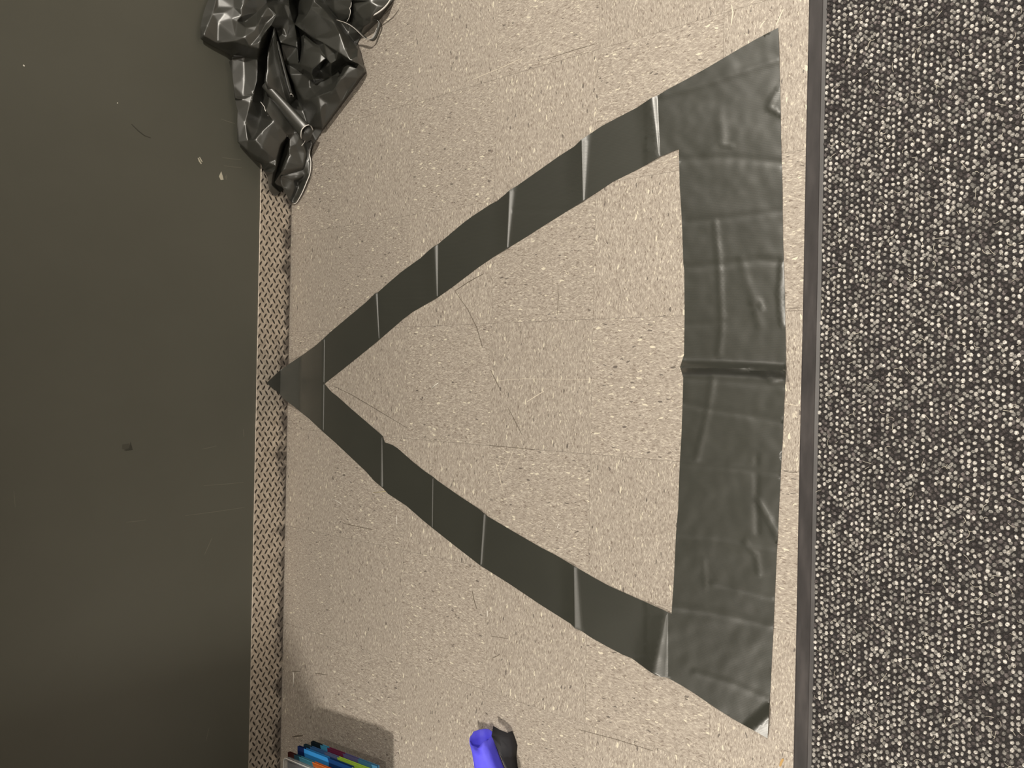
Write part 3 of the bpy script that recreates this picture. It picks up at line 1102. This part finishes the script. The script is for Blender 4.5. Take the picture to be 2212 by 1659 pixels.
edge_line([(563, 220, .10), (571, 231, .105), (573, 238, .105), (580, 250, .115), (590, 259, .12), (600, 268, .125), (611, 279, .125), (619, 288, .125), (620.5, 295, .12)], 0.0014)
edge_line([(531, -30, .10), (528, 2, .098), (524, 12, .095), (522, 22, .09)], 0.0012)
edge_line([(760, -30, .12), (759, 2, .118), (758, 14, .115), (755.5, 17, .113), (757, 26, .11), (754, 38, .10), (749, 47, .09)], 0.0009)
edge_line([(848, -8, .07), (836, 10, .068), (825, 21, .065), (812, 30, .065), (802, 35, .065)], 0.0022)

# two rolled folds with pale open ends
def rolled(p0, p1, r0, r1, l0, l1, label=None):
    a, b = lifted(p0[0], p0[1], l0), lifted(p1[0], p1[1], l1)
    N, M = 18, 9
    ax_ = (b - a).normalized()
    s_ = ax_.cross(Vector((0.2, 0.1, 1))).normalized()
    t_ = ax_.cross(s_)
    v_, f_ = [], []
    for i_ in range(M + 1):
        u_ = i_ / M
        c_ = a.lerp(b, u_)
        r_ = r0 + (r1 - r0) * u_
        for k in range(N + 1):
            w = 2 * math.pi * k / N
            q = r_ * (1 + 0.10 * math.sin(2 * w + 0.8) + 0.03 * math.sin(5 * w + 3 * u_))
            v_.append(c_ + s_ * (q * math.cos(w)) + t_ * (q * 0.82 * math.sin(w)))
    # the open end is cut on a slant, so the hollow shows
    cd_ = (CAM - b).normalized()
    for k in range(N + 1):
        q = v_[M * (N + 1) + k]
        v_[M * (N + 1) + k] = q - ax_ * (0.75 * (q - b).dot(cd_) + 0.2 * r1)
    for i_ in range(M):
        for k in range(N):
            A = i_ * (N + 1) + k
            f_.append((A, A + 1, A + N + 2, A + N + 1))
    o = adopt(mesh('rolled_fold', v_, f_, M_CRUMPLE, None, True))
    m2 = o.modifiers.new('thickness', 'SOLIDIFY')
    m2.thickness = 0.0010
    # white rim on the far-facing half of the open end
    up = [v_[M * (N + 1) + k] for k in range(N)]
    cen = sum(up, Vector()) / N
    hi = [(q - cen).dot(cd_) > -0.25 * r1 for q in up]
    k0 = next(k for k in range(N) if hi[k] and not hi[k - 1])
    keep = []
    while hi[k0 % N] and len(keep) < N:
        keep.append(k0 % N)
        k0 += 1
    v2, f2 = tube_mesh([up[k] for k in keep], 0.0014, 5)
    rm = mesh('white_rim', v2, f2, M_CUT, None, True)
    rm.parent = o
    return o


rolled((572, 182), (665, 290), 0.012, 0.0225, 0.105, 0.105)
rolled((597, 90), (627, 211), 0.006, 0.0105, 0.175, 0.150)

# the narrow strip that loops out over the tiles
LOOPP = [(727, 43, .15), (748, 50, .135), (764, 60, .11), (777, 72, .085), (788, 82, .06), (797, 85, .045), (804, 81, .035), (810, 70, .03), (815, 58, .03),
         (817, 47, .032), (811, 42, .04), (803, 40, .05), (800, 36, .06)]
P = [lifted(*p) for p in LOOPP]
out = []
for i_ in range(len(P) - 1):
    p0, p1, p2_, p3 = P[max(i_ - 1, 0)], P[i_], P[i_ + 1], P[min(i_ + 2, len(P) - 1)]
    for k in range(4):
        t = k / 4
        out.append(0.5 * ((2 * p1) + (p2_ - p0) * t + (2 * p0 - 5 * p1 + 4 * p2_ - p3) * t * t + (3 * p1 - p0 - 3 * p2_ + p3) * t ** 3))
out.append(P[-1])
v_, f_ = [], []
for k, p in enumerate(out):
    wd = 0.012 * (0.25 + 0.75 * math.sin(math.pi * min(1.0, 0.12 + k / len(out))))
    v_ += [p + Vector((0.001, 0, 0.0)), p + Vector((0.003, -0.002, -wd))]
for k in range(len(out) - 1):
    f_.append((2 * k, 2 * k + 1, 2 * k + 3, 2 * k + 2))
st_ = adopt(mesh('fabric_strip', v_, f_, M_CRUMPLE, None, True))
m2 = st_.modifiers.new('thickness', 'SOLIDIFY')
m2.thickness = 0.0012
v2, f2 = tube_mesh(out[:len(out) * 2 // 3], 0.0011, 5)
e_ = mesh('pale_edge', v2, f2, flat('pale_fabric_edge', (0.42, 0.39, 0.36), 0.6), None, True)
e_.parent = st_

# ------------------------------------------------------------------ blue pouch with a black strap
def on_plane_pts(lst, z): return [on_z(a, b, z) for a, b in lst]


pouch = bpy.data.objects.new('fabric_pouch', None)
C.objects.link(pouch)
pc = on_z(1046, 1640, 0.0)
pouch.location = (pc.x, pc.y, 0.0)
tag(pouch, 'bright blue fabric pouch with an open creased mouth and a black strap', 'pouch')


def adopt_to(o, par):
    o.parent = par
    o.matrix_parent_inverse = Matrix.Translation(-par.location)
    return o


M_BLUE = NT('bright_blue_nylon')
_v = M_BLUE.coords('Object')
_n = M_BLUE.noise(_v, 16, 3)
M_BLUE.set(color=M_BLUE.ramp(_n, [(0.3, (0.095, 0.084, 0.80)), (0.7, (0.125, 0.112, 0.93))]), rough=0.6,
           normal=M_BLUE.bump(M_BLUE.noise(_v, 45, 3), 0.3, 0.004))
M_BLUE = M_BLUE.m
M_STRAP = flat('black_webbing', (0.020, 0.020, 0.026), 0.75)
# rings along the pouch from its mouth towards -Y: centre px, half width (m), height (m)
ring_c = [((1041, 1594), 0.0262, 0.050), ((1043, 1606), 0.0285, 0.052), ((1049, 1625), 0.0310, 0.050), ((1056, 1650), 0.0360, 0.052),
          ((1064, 1680), 0.0430, 0.055), ((1070, 1720), 0.049, 0.058), ((1074, 1770), 0.050, 0.052), ((1076, 1815), 0.042, 0.032)]
N = 56
v_, f_ = [], []
for i_, (pp, hw, hh) in enumerate(ring_c):
    c_ = on_z(pp[0], pp[1], hh * 0.5)
    for k in range(N):
        w = 2 * math.pi * k / N
        cw, sw = math.cos(w), math.sin(w)
        xx = hw * (abs(cw) ** 0.75) * (1 if cw > 0 else -1)
        zz = hh * 0.5 * (abs(sw) ** 0.8) * (1 if sw > 0 else -1)
        yy = 0.0
        if i_ == 0:
            yy = 0.014 - 0.006 * abs(cw) if sw < 0.02 else 0.004 - 0.036 * max(0.0, 1 - abs(xx + 0.002) / (hw * 0.96))
            if sw > 0.02: zz *= 0.55 + 0.45 * min(1.0, abs(xx + 0.002) / (hw * 0.7))
        fold = 0.0018 * noise.noise(Vector((xx * 60, i_ * 0.7, sw * 2)))
        v_.append(c_ + Vector((xx + fold, yy, zz + 0.002 + fold)))
for i_ in range(len(ring_c) - 1):
    for k in range(N):
        k2 = (k + 1) % N
        f_.append((i_ * N + k, (i_ + 1) * N + k, (i_ + 1) * N + k2, i_ * N + k2))
f_.append(tuple((len(ring_c) - 1) * N + k for k in range(N)))
body = adopt_to(mesh('pouch_body', v_, f_, M_BLUE, None, True), pouch)
m1 = body.modifiers.new('thickness', 'SOLIDIFY')
m1.thickness = 0.0016
m1.offset = -1
# broad black strap lying along its right side
sp_ = [((1066, 1568, .022), (1096, 1583, .016)), ((1062, 1590, .034), (1098, 1598, .022)), ((1069, 1606, .046), (1100, 1618, .028)),
       ((1080, 1630, .046), (1099, 1640, .026)), ((1092, 1655, .044), (1104, 1662, .022)), ((1108, 1690, .04), (1118, 1698, .018))]
v_, f_ = [], []
for a, b in sp_:
    A, B = on_z(*a), on_z(*b)
    mid_ = (A + B) / 2 + Vector((0.001, 0, 0.003))
    G = Vector((B.x + 0.002, B.y, 0.001))
    v_ += [A, mid_, B, G]
for k in range(len(sp_) - 1):
    for q in range(3):
        f_.append((k * 4 + q, k * 4 + q + 1, k * 4 + q + 5, k * 4 + q + 4))
strap = adopt_to(mesh('strap', v_, f_, M_STRAP, None, True), pouch)
m1 = strap.modifiers.new('thickness', 'SOLIDIFY')
m1.thickness = 0.0022
m1.offset = 0

# ------------------------------------------------------------------ fanned booklets on a low box, clear plastic tray on top
def cover_mat(name, stops, axis='x'):
    t = NT(name)
    sep = t.n('ShaderNodeSeparateXYZ')
    t.l(t.coords('Object'), sep.inputs[0])
    n_ = t.noise(t.coords('Object'), 18, 2)
    s_ = t.math('ADD', t.math('MULTIPLY', sep.outputs[0], 3.0), t.math('MULTIPLY_ADD', n_, 0.10, -0.05))
    s_ = t.math('ADD', s_, t.math('MULTIPLY', sep.outputs[1], 1.2))
    col = t.ramp(s_, stops, 'CONSTANT')
    return t.set(color=col, rough=0.55, spec=0.3)


BK = [  # corner px, corner z, cover stops along the long edge, label
    ((672, 1602), 0.086, [(0.0, (0.004, 0.010, 0.016)), (0.13, (0.045, 0.24, 0.40)), (0.23, (0.12, 0.016, 0.05)), (0.42, (0.09, 0.085, 0.20)), (0.62, (0.05, 0.17, 0.30))],
     'booklet with black, sky blue and maroon cover, lowest of the fanned stack'),
    ((656, 1608), 0.099, [(0.0, (0.010, 0.030, 0.045)), (0.08, (0.035, 0.11, 0.27)), (0.30, (0.10, 0.13, 0.24)), (0.45, (0.35, 0.55, 0.06))],
     'slate blue booklet with a lime band, second lowest of the fanned stack'),
    ((643, 1612), 0.112, [(0.0, (0.002, 0.012, 0.07)), (0.08, (0.025, 0.20, 0.50)), (0.40, (0.003, 0.035, 0.14)), (0.72, (0.30, 0.48, 0.03))],
     'booklet with navy spine and bright blue cover, in the middle of the stack'),
    ((622, 1625), 0.125, [(0.0, (0.035, 0.006, 0.004)), (0.08, (0.01, 0.05, 0.075)), (0.16, (0.05, 0.20, 0.28)), (0.34, (0.62, 0.15, 0.03)), (0.55, (0.50, 0.05, 0.04))],
     'booklet with teal and orange cover, just under the clear plastic tray'),
]
BL, BWD, BT = 0.285, 0.19, 0.0085
ang = math.radians(3.5)
bed = None
for (pp, z, stops, label) in BK:
    cpt = on_z(pp[0], pp[1], z)
    r = bpy.data.objects.new('booklet', None)
    C.objects.link(r)
    r.location = (cpt.x, cpt.y, z - BT)
    r.rotation_euler = (0, 0, ang)
    tag(r, label, 'booklet', 'booklets fanned in a stack')
    from_bm('pages', box_bm(0.0005, BL - 0.007, -BWD + 0.006, -0.006, 0.0012, BT - 0.0012), M_WHITE, r)
    mt_ = cover_mat('printed_cover', stops)
    from_bm('front_cover', box_bm(0, BL, -BWD, 0, BT - 0.0012, BT, 0.0004, 1), mt_, r)
    from_bm('back_cover', box_bm(0, BL, -BWD, 0, 0, 0.0012, 0.0004, 1), mt_, r)
    from_bm('spine', box_bm(-0.0012, 0.0, -BWD, 0, 0, BT, 0.0003, 1), mt_, r)
    if bed is None: bed = cpt
# spacers: each booklet lies on the one below it through a bulging page block
# clear tray
M_CLEAR = NT('clear_plastic')
M_CLEAR.set(color=(0.93, 0.94, 0.95), rough=0.12, trans=0.85, ior=1.45)
M_CLEAR = M_CLEAR.m
cpt = on_z(612, 1636, 0.138)
tray = bpy.data.objects.new('plastic_tray', None)
C.objects.link(tray)
tray.location = (cpt.x, cpt.y, 0.1255)
tray.rotation_euler = (0, 0, ang)
tag(tray, 'clear plastic tray with rounded corners topping the fanned booklets', 'tray')


def rrect(x0, x1, y0, y1, r, n_=6):
    out_ = []
    for cx, cy, a0 in ((x1 - r, y1 - r, 0), (x0 + r, y1 - r, 90), (x0 + r, y0 + r, 180), (x1 - r, y0 + r, 270)):
        for k in range(n_ + 1):
            w = math.radians(a0 + 90 * k / n_)
            out_.append((cx + r * math.cos(w), cy + r * math.sin(w)))
    return out_


o1 = rrect(0, 0.25, -0.19, 0, 0.012)
i1 = rrect(0.0035, 0.2465, -0.1865, -0.0035, 0.009)
v_ = [(x, y, 0) for x, y in o1] + [(x, y, 0.0125) for x, y in o1] + [(x, y, 0.0125) for x, y in i1] + [(x, y, 0.002) for x, y in i1]
n_ = len(o1)
f_ = []
for q in range(3):
    for k in range(n_):
        k2 = (k + 1) % n_
        f_.append((q * n_ + k, q * n_ + k2, (q + 1) * n_ + k2, (q + 1) * n_ + k))
f_.append(tuple(3 * n_ + k for k in range(n_)))
f_.append(tuple(range(n_ - 1, -1, -1)))
mesh('tray_body', v_, f_, M_CLEAR, tray)
v2, f2 = tube_mesh([Vector((x, y, 0.0125)) for x, y in o1] + [Vector((o1[0][0], o1[0][1], 0.0125))], 0.0011, 5)
mesh('rim', v2, f2, flat('frosted_rim', (0.72, 0.70, 0.66), 0.3), tray, True)
from_bm('insert_sheet', box_bm(0.006, 0.244, -0.184, -0.006, 0.0022, 0.003), flat('grey_card', (0.16, 0.16, 0.17), 0.6), tray)
# the box they stand on (almost wholly below the frame)
bx0 = on_z(672, 1602, 0.086)
cbx = bpy.data.objects.new('cardboard_box', None)
C.objects.link(cbx)
cbx.location = (bx0.x + 0.10, bx0.y - 0.19, 0)
tag(cbx, 'brown cardboard box under the fanned booklets', 'box')
M_CARD = flat('brown_cardboard', (0.23, 0.15, 0.085), 0.85)
BOXZ = 0.086 - BT
adopt_to(from_bm('box_body', box_bm(bx0.x + 0.012, bx0.x + 0.25, bx0.y - 0.29, bx0.y - 0.10, 0.0, BOXZ - 0.003, 0.002, 1), M_CARD, None), cbx)
for y0_, y1_ in ((bx0.y - 0.288, bx0.y - 0.196), (bx0.y - 0.194, bx0.y - 0.102)):
    adopt_to(from_bm('box_flap', box_bm(bx0.x + 0.014, bx0.x + 0.248, y0_, y1_, BOXZ - 0.003, BOXZ, 0.0008, 1), M_CARD, None), cbx)

# ------------------------------------------------------------------ litter on the tiles
def litter(name, pts_, r, mat, label, cat, n_=5):
    P_ = [on_z(a, b, r) for a, b in pts_]
    v_, f_ = tube_mesh(P_, r, n_)
    o = mesh(name, v_, f_, mat, None, True)
    tag(o, label, cat)
    return o


litter('paper_stick', [(633, 1452), (634.5, 1460), (634, 1472), (633.5, 1483)], 0.0013, M_WHITE,
       'thin white paper stick on the shaded tiles above the booklets', 'litter')
litter('thread_scrap', [(933, 838), (940, 832), (947, 827)], 0.0011, M_WHITE,
       'short white thread on the tiles inside the point of the fabric frame', 'litter')
litter('thread_scrap', [(717.5, 1077), (727, 1082), (738, 1089)], 0.0008, M_WHITE,
       'slanting white thread below the lower arm of the fabric frame, close to the tread plate', 'litter')
litter('thread_scrap', [(856.5, 1113), (856.8, 1123), (857.2, 1133)], 0.0009, M_WHITE,
       'upright pale thread just below the lower arm of the fabric frame', 'litter')
litter('thread_scrap', [(1053, 1319), (1052.6, 1325), (1053, 1332)], 0.0010, M_WHITE,
       'tiny white thread midway between the lower fabric arm and the blue pouch', 'litter')
litter('thread_scrap', [(806, 1064), (818, 1063), (834, 1061)], 0.0006, flat('yellow_fibre', (0.50, 0.44, 0.24), 0.7),
       'fine yellowish fibre touching the lower edge of the lower fabric arm', 'litter')
litter('thread_scrap', [(1207, 1131), (1204, 1140), (1209, 1141)], 0.0008, M_WHITE,
       'small bent white thread inside the fabric frame above its lower arm', 'litter')
# tan flake beside the mat edging
lp_ = [(1683, 1655), (1685, 1646), (1688, 1640), (1692, 1638), (1693, 1642), (1689, 1650), (1687, 1656)]
w_ = [on_z(a, b, 0.0012) for a, b in lp_]
bt_ = [Vector((p.x, p.y, 0.0002)) for p in w_]
k_ = len(w_)
fl = mesh('dry_flake', w_ + bt_, [tuple(range(k_ - 1, -1, -1)), tuple(range(k_, 2 * k_))] + [(q, (q + 1) % k_, k_ + (q + 1) % k_, k_ + q) for q in range(k_)],
          flat('tan_flake', (0.40, 0.25, 0.09), 0.7))
tag(fl, 'tan brown flake on the tiles beside the mat edging', 'litter')

# ------------------------------------------------------------------ cabinet added unseen outside the frame to shade the foot of the wall
cab = bpy.data.objects.new('light_blocking_cabinet', None)
C.objects.link(cab)
cab.location = (0.22, -1.75, 0)
tag(cab, 'added dark cabinet, unseen, blocking light, against the wall beyond the booklets', 'cabinet')
M_CAB = flat('dark_cabinet', (0.05, 0.045, 0.04), 0.5)
CX0, CX1, CY0, CY1, CH = 0.008, 0.53, -2.20, -1.38, 2.0
adopt_to(from_bm('cabinet_body', box_bm(CX0, CX1, CY0, CY1, 0.03, CH, 0.004, 1), M_CAB), cab)
adopt_to(from_bm('plinth', box_bm(CX0, CX1 - 0.03, CY0 + 0.02, CY1 - 0.02, 0.0, 0.03), M_BACKING), cab)
for y0_, y1_ in ((CY0 + 0.004, (CY0 + CY1) / 2 - 0.002), ((CY0 + CY1) / 2 + 0.002, CY1 - 0.004)):
    dr = adopt_to(from_bm('door', box_bm(CX1, CX1 + 0.018, y0_, y1_, 0.035, CH - 0.004, 0.002, 1), M_CAB), cab)
    hy = y1_ - 0.04 if y0_ < -1.9 else y0_ + 0.04
    hd = from_bm('handle', box_bm(CX1 + 0.018, CX1 + 0.034, hy - 0.006, hy + 0.006, 0.6, 0.74, 0.003, 1), flat('steel_handle', (0.5, 0.5, 0.5), 0.35, metal=1.0))
    hd.parent = dr


# ------------------------------------------------------------------ ceiling lamps (above the frame)
M_METAL = flat('white_lamp_trim', (0.7, 0.7, 0.68), 0.4)
M_GLOW = NT('lamp_diffuser')
M_GLOW.b.inputs['Emission Color'].default_value = (1.0, 0.89, 0.73, 1)
M_GLOW.b.inputs['Emission Strength'].default_value = 6.0
M_GLOW = M_GLOW.m
for i, (lx, ly, w, r) in enumerate(LAMPS):
    t = bpy.data.objects.new('ceiling_lamp', None)
    C.objects.link(t)
    t.location = (lx, ly, ROOM_Z - 0.07)
    tag(t, ['round white ceiling lamp beyond the crumpled black fabric', 'round white ceiling lamp in front of the added light-blocking cabinet', 'round white ceiling lamp above the carpet mat'][i],
        'lamp', 'ceiling lamps')
    bm = bmesh.new()
    bmesh.ops.create_cone(bm, cap_ends=True, segments=32, radius1=r + 0.02, radius2=r + 0.01, depth=0.07)
    bmesh.ops.translate(bm, vec=(0, 0, 0.035), verts=bm.verts)
    from_bm('housing', bm, M_METAL, t)
    bm = bmesh.new()
    bmesh.ops.create_cone(bm, cap_ends=True, segments=32, radius1=r, radius2=r, depth=0.003)
    from_bm('diffuser', bm, M_GLOW, t)
